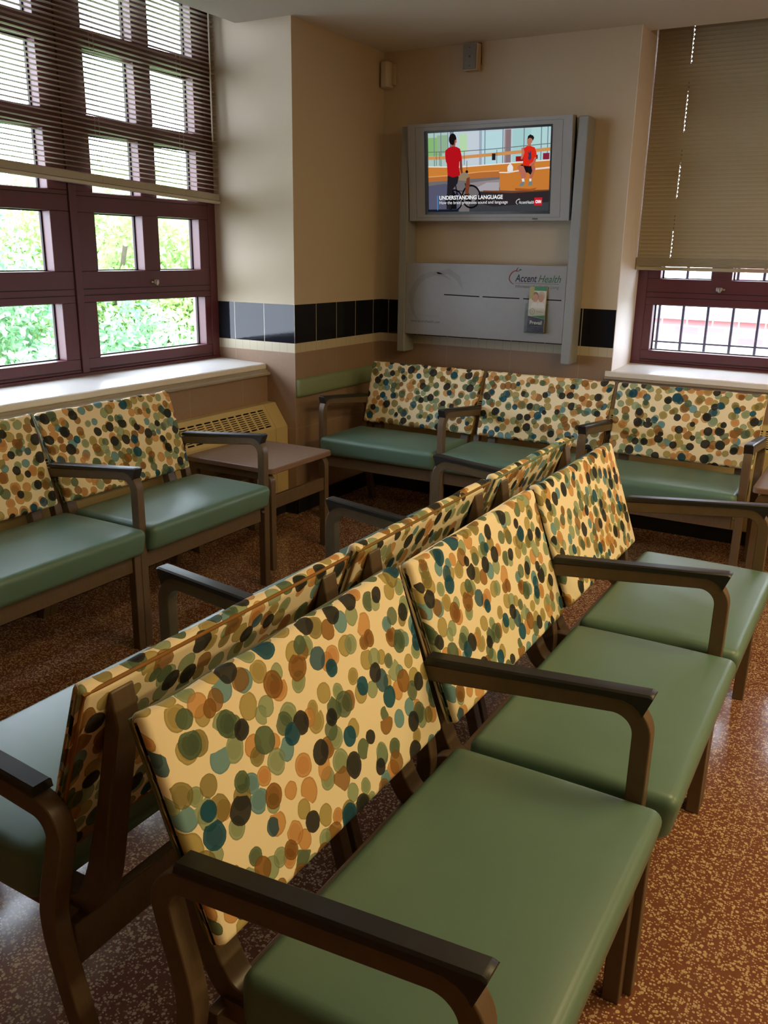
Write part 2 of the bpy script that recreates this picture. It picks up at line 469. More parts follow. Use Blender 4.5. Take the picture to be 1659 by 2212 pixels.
# ------------------------------------------------------------------ windows (maroon metal frames)
def window(name, label, T, units, rows, ylen, zt, z0, latch_unit):
    """T maps (s,d,z)->world: s runs along the wall, d is depth outward from the frame face."""
    root = tag(empty(name, T(ylen[0], 0, z0)), label, None, None, 'structure')
    root.name = name
    inv = root.location.copy()
    def Q(s0, s1, d0, d1, za, zb, mb, mat=None):
        p = [Vector(T(s, dd, z)) - inv for s in (s0, s1) for dd in (d0, d1) for z in (za, zb)]
        xs = [q.x for q in p]; ys = [q.y for q in p]; zs = [q.z for q in p]
        mb.box(min(xs), max(xs), min(ys), max(ys), min(zs), max(zs), mat)
    fr = MB(); D0, D1 = 0.0, .075
    gl_all = []
    # outer jambs and mullions
    Q(ylen[0], ylen[0] + .055, -.004, .09, z0, zt, fr); Q(ylen[1] - .055, ylen[1], -.004, .09, z0, zt, fr)
    for (a, c) in units[1:]: Q(a - .020, a + .020, -.008, .09, z0, zt, fr)
    Q(ylen[0], ylen[1], -.010, .09, z0, z0 + .022, fr)            # bottom rail on the sill
    Q(ylen[0], ylen[1], .0, .09, z0 + .022, z0 + .032, fr, None)
    Q(ylen[0], ylen[1], 0, .09, zt - .03, zt, fr)
    for (a, c) in units:
        w = c - a
        for ri, (za, zb, lights) in enumerate(rows):
            e = .098 if ri == 0 else .122
            if lights == 1: spans = [(a + e, c - e)]
            else:
                mid = (a + c) / 2
                spans = [(a + e + .0, mid - .052), (mid + .052, c - e)]
            # rails between rows
            for (s0, s1) in spans: gl_all.append((s0, s1, za, zb))
            # stiles
            cuts = [a + .02] + [v for sp in spans for v in sp] + [c - .02]
            for k in range(0, len(cuts), 2): Q(cuts[k], cuts[k + 1], D0, D1, za, zb, fr)
        zs = [z0 + .03] + [v for r in rows for v in r[:2]] + [zt]
        for k in range(0, len(zs), 2):
            if zs[k + 1] > zs[k]: Q(a + .02, c - .02, D0, D1, zs[k], zs[k + 1], fr)
    fo = fr.build('window_frame', M_frame, root, bevel=.003)
    # gasket lines
    g = MB()
    for (a, c) in units:
        for zz in (1.168, 1.196, z0 + .034, rows[2][0] - .02 if len(rows) > 2 else 1.6):
            Q(a + .022, c - .022, -.0012, .004, zz, zz + .0035, g)
        for ss in (a + .020, c - .024): Q(ss, ss + .0035, -.0012, .004, z0 + .03, zt - .03, g)
    for (s0, s1, za, zb) in gl_all:
        Q(s0, s0 + .006, .052, .062, za, zb, g); Q(s1 - .006, s1, .052, .062, za, zb, g)
        Q(s0, s1, .052, .062, za, za + .005, g); Q(s0, s1, .052, .062, zb - .005, zb, g)
    g.build('gasket', M_groove, root)
    for (s0, s1, za, zb) in gl_all:
        p = MB(); Q(s0, s1, .057, .061, za, zb, p); p.build('pane', M_glass, root)
    # latches
    for (a, c) in units:
        l = MB(); mid = (a + c) / 2
        Q(mid - .018, mid + .012, -.018, 0, 1.212, 1.232, l); Q(mid - .006, mid + .008, -.026, -.018, 1.206, 1.228, l)
        Q(mid + .012, mid + .026, -.012, -.004, 1.216, 1.226, l)
        tag(l.build('latch', M_steel, root, bevel=.003), 'small brass latch')
    return root

TL = lambda s, d, z: (-B - d, -A - s, z)
uw = .931
rows = [(.889, 1.139, 1), (1.275, 1.527, 2), (1.613, 1.855, 2), (1.930, 2.190, 2), (2.27, 2.52, 2)]
Lw = 2.75
window('window_1', 'tall maroon framed window with small panes on the left wall', TL, [(0, uw), (uw, 2 * uw), (2 * uw, Lw)], rows, (0, Lw), 2.72, .805, 0)
TR = lambda s, d, z: (WX + s, .362 + d, z)
window('window_2', 'maroon framed window behind the lowered tan blind', TR, [(0, .87), (.87, XW2 - WX)],
       [(.885, 1.131, 1), (1.268, 1.52, 2), (1.61, 1.85, 2), (1.93, 2.19, 2), (2.27, 2.52, 2)], (0, XW2 - WX), 2.72, .800, 0)
# outer masonry jambs so the panes sit in a thick wall
struct(solid('trim_4', [(-.68, -.62, -A - .004, -A + .3, .6, 3.2)], M_lime), 'pale stone outer jamb of the left window')

# ------------------------------------------------------------------ blinds
def sslat(mb, T, s0, s1, z, tilt, wid, slope, m=None, th=.0007):
    """one slat as a thin curved strip; slope lifts its far end"""
    n = 3; ring0, ring1 = [], []
    prof = []
    for i in range(n + 1):
        t = i / n - .5
        c = -.0016 * (1 - (2 * t) ** 2)
        dx, dz = t * wid, c
        prof.append((dx * math.cos(tilt) - dz * math.sin(tilt), dx * math.sin(tilt) + dz * math.cos(tilt)))
    top = [(p[0], p[1] + th) for p in prof]; poly = prof + top[::-1]
    for s in (s0, s1):
        (ring0 if s == s0 else ring1).extend([T(s, -p[0], z + p[1] + slope * s) for p in poly])
    mb.loft([ring0, ring1], m)

root = tag(empty('venetian_blind', (-.478, -2.2, 2.6)), 'raised venetian blind of open beige slats hanging crooked over the left window', 'blind')
inv = root.location
TB = lambda s, d, z: (-.478 - d + .478, -A - .006 - s + 2.2, z - 2.6)
mb = MB(); zb, zt, n = 1.652, 2.70, 51
for i in range(n):
    z = zb + (zt - zb) * i / (n - 1); k = 1 - i / (n - 1)
    sslat(mb, TB, .0, 2.70, z, .05, .025, .040 * k)
mb.build('slats', M_slat, root)
mb = MB()
for i in range(18): sslat(mb, TB, 0, 2.70, 1.622 + .0016 * i, .02 * (i % 3 - 1), .025 + .001 * (i % 2), .040, None, .0012)
mb.build('slat_stack', M_slat, root)
mb = MB()
r0 = [TB(-.004, q[0], 1.605 + q[1]) for q in ((-.015, 0), (.015, 0), (.015, .014), (-.015, .014))]
r1 = [TB(2.704, q[0], 1.605 + .108 + q[1]) for q in ((-.015, 0), (.015, 0), (.015, .014), (-.015, .014))]
mb.loft([r0, r1]); mb.build('bottom_rail', M_slat, root, bevel=.003)
for s in (.25, .78, 1.35, 1.95, 2.5):
    for dd in (-.0128, .0128):
        mb = MB(); mb.tube([TB(s, dd, 1.62 + .04 * s), TB(s, dd, 2.70)], .0009, n=5); mb.build('ladder_cord', M_cord, root)
mb = MB(); mb.tube([TB(.055, -.028, 1.90), TB(.045, -.02, 2.66)], .004, n=6)
mb.build('tilt_wand', M_cord, root)
mb = MB(); mb.box(-.02, .02, 2.2 - A - .006 - 2.70, 2.2 - A - .008, .105, .135); mb.build('head_rail', M_slat, root, bevel=.003)

root = tag(empty('venetian_blind', (2.3, .283, 2.6)), 'closed tan venetian blind drawn most of the way down the right window', 'blind')
x0 = WX + .012
TC = lambda s, d, z: (x0 + s - 2.3, -d, z - 2.6)
mb = MB(); n = 67; zb, zt = 1.384, 2.68
skip = {11, 12, 13, 14, 27, 28, 29, 30, 43, 44, 45, 46}
SW = XW2 - x0 - .012
for i in range(n):
    z = zb + (zt - zb) * i / (n - 1)
    if i in skip or i > n - 9:
        sslat(mb, TC, -.004, SW, z, 1.36, .0258, 0)
    else:
        # cord slot: the slat is cut by a small opening through which daylight shows
        h0 = .166 + .0006 * (i % 3); h1 = h0 + .0036
        sslat(mb, TC, -.004, h0, z, 1.36, .0258, 0); sslat(mb, TC, h1, SW, z, 1.36, .0258, 0)
        sslat(mb, TC, h0, h1, z - .0062, 1.36, .0130, 0)
mb.build('slats', M_slat2, root)
mb = MB()
for i in range(26): sslat(mb, TC, -.004, SW, 1.333 + .0017 * i, .03 * (i % 3 - 1), .026 + .001 * (i % 2), 0, None, .0012)
mb.build('slat_stack', M_slat2, root)
mb = MB(); mb.box(x0 - 2.3 - .006, x0 - 2.3 + SW, -.016, .016, 1.312 - 2.6, 1.330 - 2.6); mb.build('bottom_rail', M_slat2, root, bevel=.004)
for s in (.62, 1.15):
    mb = MB(); mb.tube([TC(s, -.015, 1.33), TC(s, -.015, 2.68)], .0008, n=5); mb.build('ladder_cord', M_slat2, root)
mb = MB(); mb.tube([TC(.085, -.022, 1.86), TC(.088, -.020, 1.80), TC(.084, -.022, 1.775)], .0035, n=6)
mb.tube([TC(.088, -.018, 2.6), TC(.086, -.020, 1.85)], .0008, n=5)
tag(mb.build('pull_cord', M_cord, root), 'pale cord tassel')

# ------------------------------------------------------------------ convector cabinets
def convector(name, T, s0, s1, label, zbot, depth0, depth1, ztop, zbend, split, endclose):
    """T(s,d,z): s along the wall, d out from the wall line into the room"""
    o = T(s0, 0, 0); root = tag(empty(name, o), label, 'radiator')
    iv = Vector(o)
    def W(s, d, z): return Vector(T(s, d, z)) - iv
    body = MB()
    prof = [(0, zbot), (depth1, zbot), (depth1, zbend), (depth1 - .006, zbend + .006)]
    prof2 = [(depth0 + .004, ztop - .004), (depth0, ztop), (0, ztop)]
    # closed ends
    for (a, c) in endclose:
        P = [(0, zbot), (depth1, zbot), (depth1, zbend), (depth0, ztop), (0, ztop)]
        body.loft([[W(a, *p) for p in P], [W(c, *p) for p in P]])
    a = endclose[0][1]; c = endclose[-1][0] if len(endclose) > 1 else s1
    P = [(depth1 - .004, zbot), (depth1, zbot), (depth1, zbend), (depth1 - .004, zbend)]
    body.loft([[W(a + .003, *p) for p in P], [W(c, *p) for p in P]])
    P = [(0, ztop - .006), (depth0, ztop - .006), (depth0, ztop), (0, ztop)]
    body.loft([[W(a + .003, *p) for p in P], [W(c, *p) for p in P]])
    body.build('cabinet', M_rad, root, bevel=.002)
    dk = MB(); P = [(0, zbot + .01), (depth1 - .02, zbot + .01), (depth1 - .02, zbend - .02), (depth0 - .03, ztop - .02), (0, ztop - .02)]
    dk.loft([[W(a + .006, *p) for p in P], [W(c - .006, *p) for p in P]]); dk.build('heating_core', M_dark, root)
    # sloping grille of slotted louvres
    g = MB(); sl = Vector((depth0 - depth1, ztop - zbend)); L = sl.length; sl /= L; nn = Vector((sl.y, -sl.x))
    def G(s, t, o_): return W(s, depth1 + sl.x * t + nn.x * o_, zbend + sl.y * t + nn.y * o_)
    def bar(sa, sb, ta, tb):
        ps = [G(s, t, oo) for s, t, oo in ((sa, ta, -.004), (sa, tb, -.004), (sa, tb, 0), (sa, ta, 0))]
        pe = [G(s, t, oo) for s, t, oo in ((sb, ta, -.004), (sb, tb, -.004), (sb, tb, 0), (sb, ta, 0))]
        g.loft([ps, pe])
    gs = a + .003; ge = c
    t0, t1 = .016, L - .026
    bar(gs, ge, 0, t0); bar(gs, ge, t1, L)
    pitch, slot = .0585, .0455; ncol = int((ge - gs - .03) / pitch); nrow = 9; rp = (t1 - t0) / nrow
    bar(gs, gs + .026, t0, t1)
    for k in range(ncol):
        sa = gs + .026 + k * pitch
        bar(sa + slot, min(sa + pitch, ge), t0, t1)
        for r in range(1, nrow): bar(sa, sa + slot, t0 + r * rp - .0032, t0 + r * rp + .0032)
    bar(gs + .026 + ncol * pitch, ge, t0, t1)
    g.build('grille', M_rad, root)
    pl = MB(); P = [(0, 0), (depth1 - .012, 0), (depth1 - .012, zbot), (0, zbot)]
    pl.loft([[W(s0, *p) for p in P], [W(s1, *p) for p in P]]); pl.build('plinth', M_blackbase, root)
    return root
convector('convector_heater', lambda s, d, z: (-.1835 + d, -A - .001 - s, z), 0, 2.75,
          'cream metal convector cabinet with slotted grille under the left window ledge', .128, .050, .130, .602, .483, .1, [(0, .10), (2.65, 2.75)])
convector('convector_heater', lambda s, d, z: (.035 + s, -.0005 - d, z), 0, 3.1,
          'cream metal convector cabinet running behind the chairs along the back wall', .075, .040, .112, .602, .483, .1, [(0, .10), (3.0, 3.1)])

# ------------------------------------------------------------------ wall guard rail
b = MB()
prof = [(.001, .635), (.016, .638), (.024, .648), (.026, .66), (.026, .71), (.024, .722), (.016, .731), (.001, .734)]
b.loft([[(p[0] * .55, -.866, .6855 + (p[1] - .6855) * .90) for p in prof], [(p[0] * .85, -.862, .6855 + (p[1] - .6855) * .97) for p in prof], [(p[0], -.852, p[1]) for p in prof], [(p[0], -.03, p[1]) for p in prof]])
tag(b.build('guard_rail', M_green, smooth=50), 'sage green padded guard rail on the corner wall above the first back chair', 'guard rail')

# ------------------------------------------------------------------ small wall boxes
root = tag(empty('wall_sensor', (.03, -.002, 2.25)), 'small white plastic box mounted high in the corner of the back wall', 'sensor')
b = MB(); b.prism([(-.026, 0), (-.026, -.045), (-.012, -.062), (.016, -.062), (.030, -.045), (.030, 0)], 'z', 0, .128); b.build('housing', M_white, root, bevel=.004)
b = MB(); b.box(.030, .052, -.02, 0, .012, .12); b.build('mounting_bracket', M_cream, root, bevel=.002)
root = tag(empty('junction_box', (.545, -.001, 2.295)), 'cream wall box with a grey cover plate just under the ceiling', 'junction box')
b = MB(); b.box(-.036, .040, -.045, 0, 0, .128); b.build('box', M_cream, root, bevel=.003)
b = MB(); b.box(-.040, .032, -.050, -.045, .006, .124); c = b.build('cover_plate', M_plate, root, bevel=.002)
for z in (.022, .066, .108):
    b = MB(); b.tube([(-.004, -.0515, z), (-.004, -.049, z)], .0035 if z != .066 else .006, n=10); b.build('screw', M_inkgrey, c)
b = MB(); b.tube([(.0, -.004, .130), (.02, -.004, .136), (.040, -.003, .132), (.043, -.003, .09), (.044, -.002, .03)], .0018, n=5)
b.build('frayed_wire', M_bark, root)

# ------------------------------------------------------------------ television stand
PY = -.119
root = tag(empty('television_stand', (.70, -.001, .83)), 'grey wall mounted stand with two posts and a printed display panel', 'television stand')
ox, oy, oz = root.location
def rb(name, x0_, x1_, y0, y1, z0, z1, mat, par=root, bev=.003, **kw):
    b = MB(); b.box(x0_ - ox, x1_ - ox, y0 - oy, y1 - oy, z0 - oz, z1 - oz); return b.build(name, mat, par, bevel=bev, **kw)
for (xa, xb) in ((.181, .231), (1.173, 1.226)):
    b = MB(); b.box(xa - ox, xb - ox, PY - oy, -.0015 - oy, 0, 2.034 - oz)
    b.build('post', M_kiosk, root, bevel=.006)
panel = rb('display_panel', .231, 1.173, PY + .002, PY + .030, .934, 1.328, M_kiosk2, bev=.002)
rb('rear_brace', .231, 1.173, -.06, -.045, 1.10, 1.16, M_dark)
rb('rear_brace', .231, 1.173, -.06, -.045, 1.62, 1.70, M_dark)
FY = PY + .0012 - oy
for (xa, xb, za, zc) in ((.476, .690, 1.160, 1.157), (.709, .923, 1.157, 1.156), (.944, 1.155, 1.156, 1.155)):
    b = MB(); b.face([(xa - ox, FY, za - .003 - oz), (xb - ox, FY, zc - .003 - oz), (xb - ox, FY, zc + .003 - oz), (xa - ox, FY, za + .003 - oz)])
    b.build('brochure_slot', M_dark, panel)

def text_obj(name, body, size, mat, parent, loc, rot, shear=0.0, width=None, bold=0.0, xs=1.0):
    cu = bpy.data.curves.new(name, 'FONT'); cu.body = body; cu.size = size; cu.shear = shear; cu.offset = bold
    t = bpy.data.objects.new(name, cu); COL.objects.link(t)
    bpy.context.view_layer.update()
    dg = bpy.context.evaluated_depsgraph_get()
    me = bpy.data.meshes.new_from_object(t.evaluated_get(dg))
    bpy.data.objects.remove(t); bpy.data.curves.remove(cu)
    xsz = max(v.co.x for v in me.vertices) - min(v.co.x for v in me.vertices)
    k = (width / xsz) if width else xs
    for v in me.vertices: v.co.x *= k
    me.materials.clear(); me.materials.append(mat)
    o = bpy.data.objects.new(name, me); COL.objects.link(o)
    o.parent = parent; o.location = loc; o.rotation_euler = rot
    return o
UP = (PI / 2, 0, 0)
F2 = FY - .0002
text_obj('lettering', 'Accent', .052, M_navy, panel, (.893 - ox, F2, 1.243 - oz), UP, .22, .122, .0008)
text_obj('lettering', 'Health', .052, M_inkgreen, panel, (1.018 - ox, F2, 1.243 - oz), UP, .35, .124, .0002)
text_obj('lettering', 'Information for Healthy Living', .022, M_inkgrey, panel, (.893 - ox, F2, 1.212 - oz), UP, .25, .243)
text_obj('lettering', 'Added health information', .022, M_ghost, panel, (.252 - ox, F2, 1.035 - oz), UP, .25, .20)
text_obj('lettering', 'www.accenthealth.com', .022, M_inkgrey, panel, (.268 - ox, F2, 1.002 - oz), UP, .25, .185)
b = MB(); b.face([(.893 - ox, F2, 1.2345 - oz), (1.135 - ox, F2, 1.2345 - oz), (1.135 - ox, F2, 1.2365 - oz), (.893 - ox, F2, 1.2365 - oz)])
b.build('underline', M_inkgrey, panel)
def ribbon2(mb, pts, w, y, m=None):
    """flat stroke through 2D points (x,z) with width list w"""
    L, Rr = [], []
    for i, p in enumerate(pts):
        a = Vector(pts[max(0, i - 1)]); c = Vector(pts[min(len(pts) - 1, i + 1)]); t = (c - a).normalized(); nrm = Vector((-t.y, t.x))
        ww = w[i] if isinstance(w, (list, tuple)) else w
        L.append(Vector(p) + nrm * ww / 2); Rr.append(Vector(p) - nrm * ww / 2)
    for i in range(len(pts) - 1):
        mb.face([(L[i].x, y, L[i].y), (L[i + 1].x, y, L[i + 1].y), (Rr[i + 1].x, y, Rr[i + 1].y), (Rr[i].x, y, Rr[i].y)], m)
def apple(mb, cx, cz, s, y, m1, m2, w=.08):
    pts = [(cx + s * math.cos(t) * (.42 + .05 * math.cos(2 * t)), cz + s * (.46 * math.sin(t) - .05 * math.cos(t) ** 4)) for t in [math.radians(60 + 12 * i) for i in range(17)]]
    ribbon2(mb, pts, [s * w * (.4 + .6 * math.sin(PI * i / 16)) for i in range(17)], y, m1)
    ribbon2(mb, [(cx + .02 * s, cz + .40 * s), (cx + .06 * s, cz + .56 * s), (cx + .16 * s, cz + .68 * s)], [s * .09, s * .08, s * .03], y, m1)
    ribbon2(mb, [(cx + .16 * s, cz + .44 * s), (cx + .30 * s, cz + .54 * s), (cx + .42 * s, cz + .52 * s)], [s * .01, s * .12, s * .01], y, m2)
b = MB(); apple(b, .895 - ox, 1.262 - oz, .078, F2, M_inkred, M_inkgreen); b.build('apple_emblem', None, panel)
b = MB(); ribbon2(b, [(.42 - ox + .15 * math.cos(t / 10), 1.12 - oz + .15 * math.sin(t / 10)) for t in range(9, 42)], [.004 + .03 * math.sin(PI * k / 32) for k in range(33)], FY - .0001, M_ghost); ribbon2(b, [(.43 - ox, 1.275 - oz), (.50 - ox, 1.285 - oz), (.56 - ox, 1.25 - oz), (.59 - ox, 1.19 - oz)], [.012, .03, .03, .004], FY - .0001, M_ghost); b.build('printed_apple', None, panel)

# brochure holder with a leaflet
root2 = tag(empty('brochure_holder', (1.028, PY - .001, .985)), 'clear plastic leaflet holder hooked on the right slot of the grey panel', 'brochure holder')
b = MB(); b.box(-.058, .058, -.030, -.028, 0, .12); b.box(-.058, .058, -.003, -.001, 0, .19); b.box(-.058, -.056, -.030, -.001, 0, .15); b.box(.056, .058, -.030, -.001, 0, .15); b.box(-.058, .058, -.030, -.001, -.002, 0)
b.build('pocket', M_acryl, root2)
b = MB(); b.box(-.015, .015, -.001, .0006, .165, .178); b.build('hook', M_acryl, root2)
root3 = tag(empty('leaflet', (1.028, PY - .010, .988)), 'upright leaflet with green top, couple portrait and navy bottom in the clear holder', 'leaflet')
root3.rotation_euler = (math.radians(-3), 0, math.radians(-2))
b = MB(); b.box(-.047, .047, -.008, 0, 0, .232); leaf = b.build('paper', simple('leaflet_paper', (.62, .60, .50), .5), root3)
M_lg = simple('leaflet_green', (.03, .22, .10), .5); M_ln = simple('leaflet_navy', (.03, .028, .075), .45)
M_ly = simple('leaflet_yellow', (.40, .36, .12), .5); M_skin = simple('printed_skin', (.50, .27, .17), .5); M_hair = simple('printed_hair', (.24, .13, .07), .5)
M_hair2 = simple('printed_grey_hair', (.45, .40, .33), .5); M_shirt = simple('printed_white_shirt', (.70, .70, .66), .5)
def flat(mb, pts, y, m): mb.face([(p[0], y, p[1]) for p in pts], m)
def disc(mb, cx, cz, rx, rz, y, m, n=20): flat(mb, [(cx + rx * math.cos(2 * PI * i / n), cz + rz * math.sin(2 * PI * i / n)) for i in range(n)], y, m)
b = MB()
flat(b, [(-.047, .212), (.047, .212), (.047, .232), (-.047, .232)], -.0083, M_lg)
flat(b, [(-.047, .17), (-.025, .17), (-.020, .232), (-.047, .232)], -.0085, M_ly)
flat(b, [(-.047, 0), (.047, 0), (.047, .068), (-.047, .082)], -.0083, M_ln)
flat(b, [(-.030, .081), (.047, .069), (.047, .088)], -.0085, M_lg)
disc(b, -.014, .182, .021, .024, -.0084, M_hair); disc(b, .020, .184, .021, .025, -.0084, M_hair2)
disc(b, -.012, .174, .015, .021, -.0087, M_skin); disc(b, .020, .175, .015, .021, -.0087, M_skin)
flat(b, [(-.036, .125), (.004, .125), (0, .150), (-.012, .156), (-.028, .148)], -.0086, M_shirt)
flat(b, [(.002, .125), (.044, .125), (.038, .148), (.022, .154), (.006, .150)], -.0086, M_shirt)
b.build('printed_picture', None, leaf)
b = MB()
ribbon2(b, [(-.024 + .013 * math.cos(t * PI / 10), .105 + .015 * math.sin(t * PI / 10)) for t in range(21)], .0016, -.0086, M_inkgrey)
b.build('ring_mark', None, leaf)
text_obj('lettering', '1', .018, M_inkgrey, leaf, (-.028, -.0086, .0985), UP)
text_obj('lettering', 'Prevail', .026, M_shirt, leaf, (-.034, -.0086, .040), UP, 0, .068, .0006)
b = MB(); flat(b, [(-.030, .030), (.030, .030), (.030, .0312), (-.030, .0312)], -.0086, M_ly); b.build('printed_line', None, leaf)
b = MB(); flat(b, [(-.002, .105), (.036, .103), (.036, .1045), (-.002, .1065)], -.0086, M_inkgrey); b.build('printed_line', None, leaf)

# ------------------------------------------------------------------ television (tilted forward at the top)
tv = tag(empty('television', (.238, -.100, 1.549)), 'silver framed flat television switched on between the two grey posts', 'television')
tv.rotation_euler = (math.atan2(.05, .487), 0, 0)
TW, TH = .918, .4895
def fbox(mb, xa, xb, za, zc, ya, yc, m=None): mb.box(xa, xb, ya, yc, za, zc, m)
b = MB()
fbox(b, 0, TW, 0, .033, 0, .06); fbox(b, 0, TW, .454, TH, 0, .06); fbox(b, 0, .098, .033, .454, 0, .06); fbox(b, .817, TW, .033, .454, 0, .06)
fbox(b, 0, TW, .01, TH - .01, .045, .070)
case = b.build('housing', M_tvcase, tv, bevel=0)
b = MB()
for q in ((.045, .870, .016, .0172), (.045, .870, .472, .4732)): fbox(b, *q, -.0006, .001)
for q in ((.045, .0464, .016, .4732), (.8686, .870, .016, .4732)): fbox(b, *q, -.0006, .001)
b.build('seam', M_inkgrey, case)
b = MB(); fbox(b, .722, .752, .006, .012, -.002, .002); tag(b.build('power_switch', M_tvblack, tv), 'small black switch on the lower frame')
b = MB()
fbox(b, .098, .817, .033, .047, .002, .03); fbox(b, .098, .817, .443, .454, .002, .03); fbox(b, .098, .116, .047, .443, .002, .03); fbox(b, .807, .817, .047, .443, .002, .03)
b.build('bezel', M_tvblack, tv)
# the picture on the screen
EC = {}
def E(c, s=None):
    k = tuple(c)
    if k not in EC:
        EC[k] = emis('screen_%d' % len(EC), tuple(((x / 255) ** 2.2) for x in c), SCREEN)
    return EC[k]
SCREEN = 1.55
pic = MB(); LY = [.0120]
def S(pts, c):
    LY[0] -= .00004
    pic.face([(p[0], LY[0], p[1]) for p in pts], E(c))
def R(x0_, x1_, z0, z1, c): S([(x0_, z0), (x1_, z0), (x1_, z1), (x0_, z1)], c)
def stroke(pts, w, c):
    LY[0] -= .00004; ribbon2(pic, pts, w, LY[0], E(c))
def dsc(cx, cz, rx, rz, c, n=18):
    LY[0] -= .00004; pic.face([(cx + rx * math.cos(2 * PI * i / n), LY[0], cz + rz * math.sin(2 * PI * i / n)) for i in range(n)], E(c))
xl, xr, zb_, zt_ = .116, .807, .047, .443
R(xl, xr, zb_, zt_, (196, 214, 222))
R(xl, .235, .25, zt_, (176, 206, 198)); R(xl, .20, .33, .42, (140, 190, 120)); R(.17, .235, .34, .43, (150, 185, 150)); R(.30, .345, .34, .43, (190, 226, 180))
R(.345, .43, .28, .435, (205, 216, 226)); R(.43, .55, .27, .435, (190, 226, 232)); R(.60, .70, .27, .44, (170, 214, 214)); R(.70, .80, .27, .443, (182, 222, 222))
for xx in (.150, .190, .232, .262, .42, .445, .545, .660, .752, .786): R(xx, xx + .005, .25, zt_, (120, 135, 150))
R(.245, .268, .26, zt_, (120, 130, 150)); R(.415, .43, .26, zt_, (165, 175, 195))
R(.556, .592, .26, .441, (140, 118, 122)); R(.556, .564, .26, .441, (165, 148, 150))
stroke([(xl, .350), (.30, .347), (.5, .352), (xr, .366)], .004, (110, 125, 120))
stroke([(xl, .320), (.32, .318), (.55, .328), (xr, .340)], .016, (214, 150, 92))
for xx in (.165, .185, .33, .515): stroke([(xx, .28), (xx, .348)], .003, (90, 100, 100))
R(.488, .508, .298, .330, (40, 40, 46))
R(.62, .70, .288, .312, (150, 30, 36)); R(.722, .738, .296, .315, (34, 30, 34)); R(.766, .800, .292, .322, (140, 40, 62))
S([(xl, .275), (.30, .268), (.50, .276), (xr, .288), (xr, .17), (xl, .20)], (212, 132, 58))
stroke([(xl, .277), (.30, .270), (.50, .278), (xr, .289)], .005, (250, 240, 230))
stroke([(xl, .226), (.25, .230), (.42, .244), (.53, .246)], .004, (235, 170, 110))
S([(xl, .222), (.25, .227), (.42, .241), (.54, .243), (.54, .190), (xl, .188)], (188, 112, 58))
S([(xl, .200), (.22, .204), (.40, .212), (.55, .216), (.80, .20), (.80, zb_), (xl, zb_)], (116, 110, 112))
S([(.36, .19), (.42, .196), (.54, .205), (.54, .165), (.40, .165)], (150, 140, 142))
S([(xl, .18), (.22, .19), (.30, .14), (.30, zb_), (xl, zb_)], (90, 90, 112))
S([(.40, .165), (.46, .190), (.53, .190), (.53, .150), (.42, .150)], (176, 170, 176))
S([(.532, .240), (.60, .236), (xr, .250), (xr, .150), (.60, .148), (.535, .152)], (206, 126, 56))
stroke([(.530, .238), (.58, .236), (.64, .244)], .006, (240, 225, 215)); stroke([(.71, .248), (xr, .254)], .008, (240, 225, 215))
S([(.44, .152), (.60, .146), (xr, .150), (xr, .142), (.60, .132), (.44, .145)], (120, 70, 44))
S([(.42, .146), (.60, .136), (xr, .144), (xr, zb_), (.36, zb_)], (52, 46, 48))
S([(.36, .10), (.50, .07), (xr, .09), (xr, zb_), (.36, zb_)], (64, 66, 70))
S([(.62, .16), (.70, .155), (.74, .160), (.72, .145), (.62, .150)], (170, 90, 40))
# jug
S([(.576, .240), (.606, .240), (.607, .262), (.600, .272), (.594, .276), (.594, .284), (.588, .284), (.587, .276), (.579, .270), (.575, .262)], (238, 236, 236))
# rider seen from behind on a bicycle
def ring(cx, cz, r, w, c, n=26):
    LY[0] -= .00004
    for i in range(n):
        a, d_ = 2 * PI * i / n, 2 * PI * (i + 1) / n
        pic.face([(cx + r * .93 * math.cos(a), LY[0], cz + r * math.sin(a)), (cx + r * .93 * math.cos(d_), LY[0], cz + r * math.sin(d_)),
                  (cx + (r - w) * .93 * math.cos(d_), LY[0], cz + (r - w) * math.sin(d_)), (cx + (r - w) * .93 * math.cos(a), LY[0], cz + (r - w) * math.sin(a))], E(c))
ring(.370, .122, .060, .009, (24, 22, 26)); ring(.270, .105, .056, .008, (24, 22, 26))
stroke([(.275, .205), (.285, .15), (.300, .10)], .006, (20, 20, 24)); stroke([(.268, .105), (.300, .100), (.350, .150), (.29, .152), (.27, .11)], .005, (20, 20, 24)); stroke([(.335, .19), (.345, .15), (.368, .12)], .005, (20, 20, 24))
stroke([(.345, .255), (.346, .30)], .003, (90, 80, 80)); dsc(.345, .246, .008, .008, (30, 24, 24))
S([(.232, .232), (.300, .228), (.290, .19), (.262, .16), (.262, .060), (.224, .060), (.228, .15)], (40, 38, 42))
S([(.250, .06), (.285, .06), (.283, .13), (.262, .16)], (26, 24, 28))
S([(.295, .232), (.330, .245), (.352, .238), (.362, .215), (.345, .200), (.300, .205)], (150, 130, 104))
S([(.345, .215), (.362, .220), (.362, .18), (.352, .125), (.336, .128), (.338, .18)], (120, 66, 46))
S([(.334, .135), (.352, .135), (.358, .110), (.375, .104), (.372, .098), (.336, .100)], (22, 20, 24))
S([(.232, .232), (.228, .290), (.222, .300), (.218, .335), (.220, .355), (.240, .368), (.262, .374), (.286, .370), (.306, .360), (.314, .330), (.318, .300), (.302, .298), (.300, .265), (.306, .240), (.303, .228), (.262, .220)], (186, 26, 34))
S([(.304, .300), (.317, .302), (.319, .265), (.322, .242), (.312, .238), (.305, .262)], (124, 62, 46))
S([(.258, .372), (.278, .372), (.280, .392), (.256, .394)], (150, 90, 70))
dsc(.263, .408, .022, .028, (30, 24, 26)); S([(.272, .384), (.286, .392), (.285, .405), (.276, .404)], (166, 104, 84))
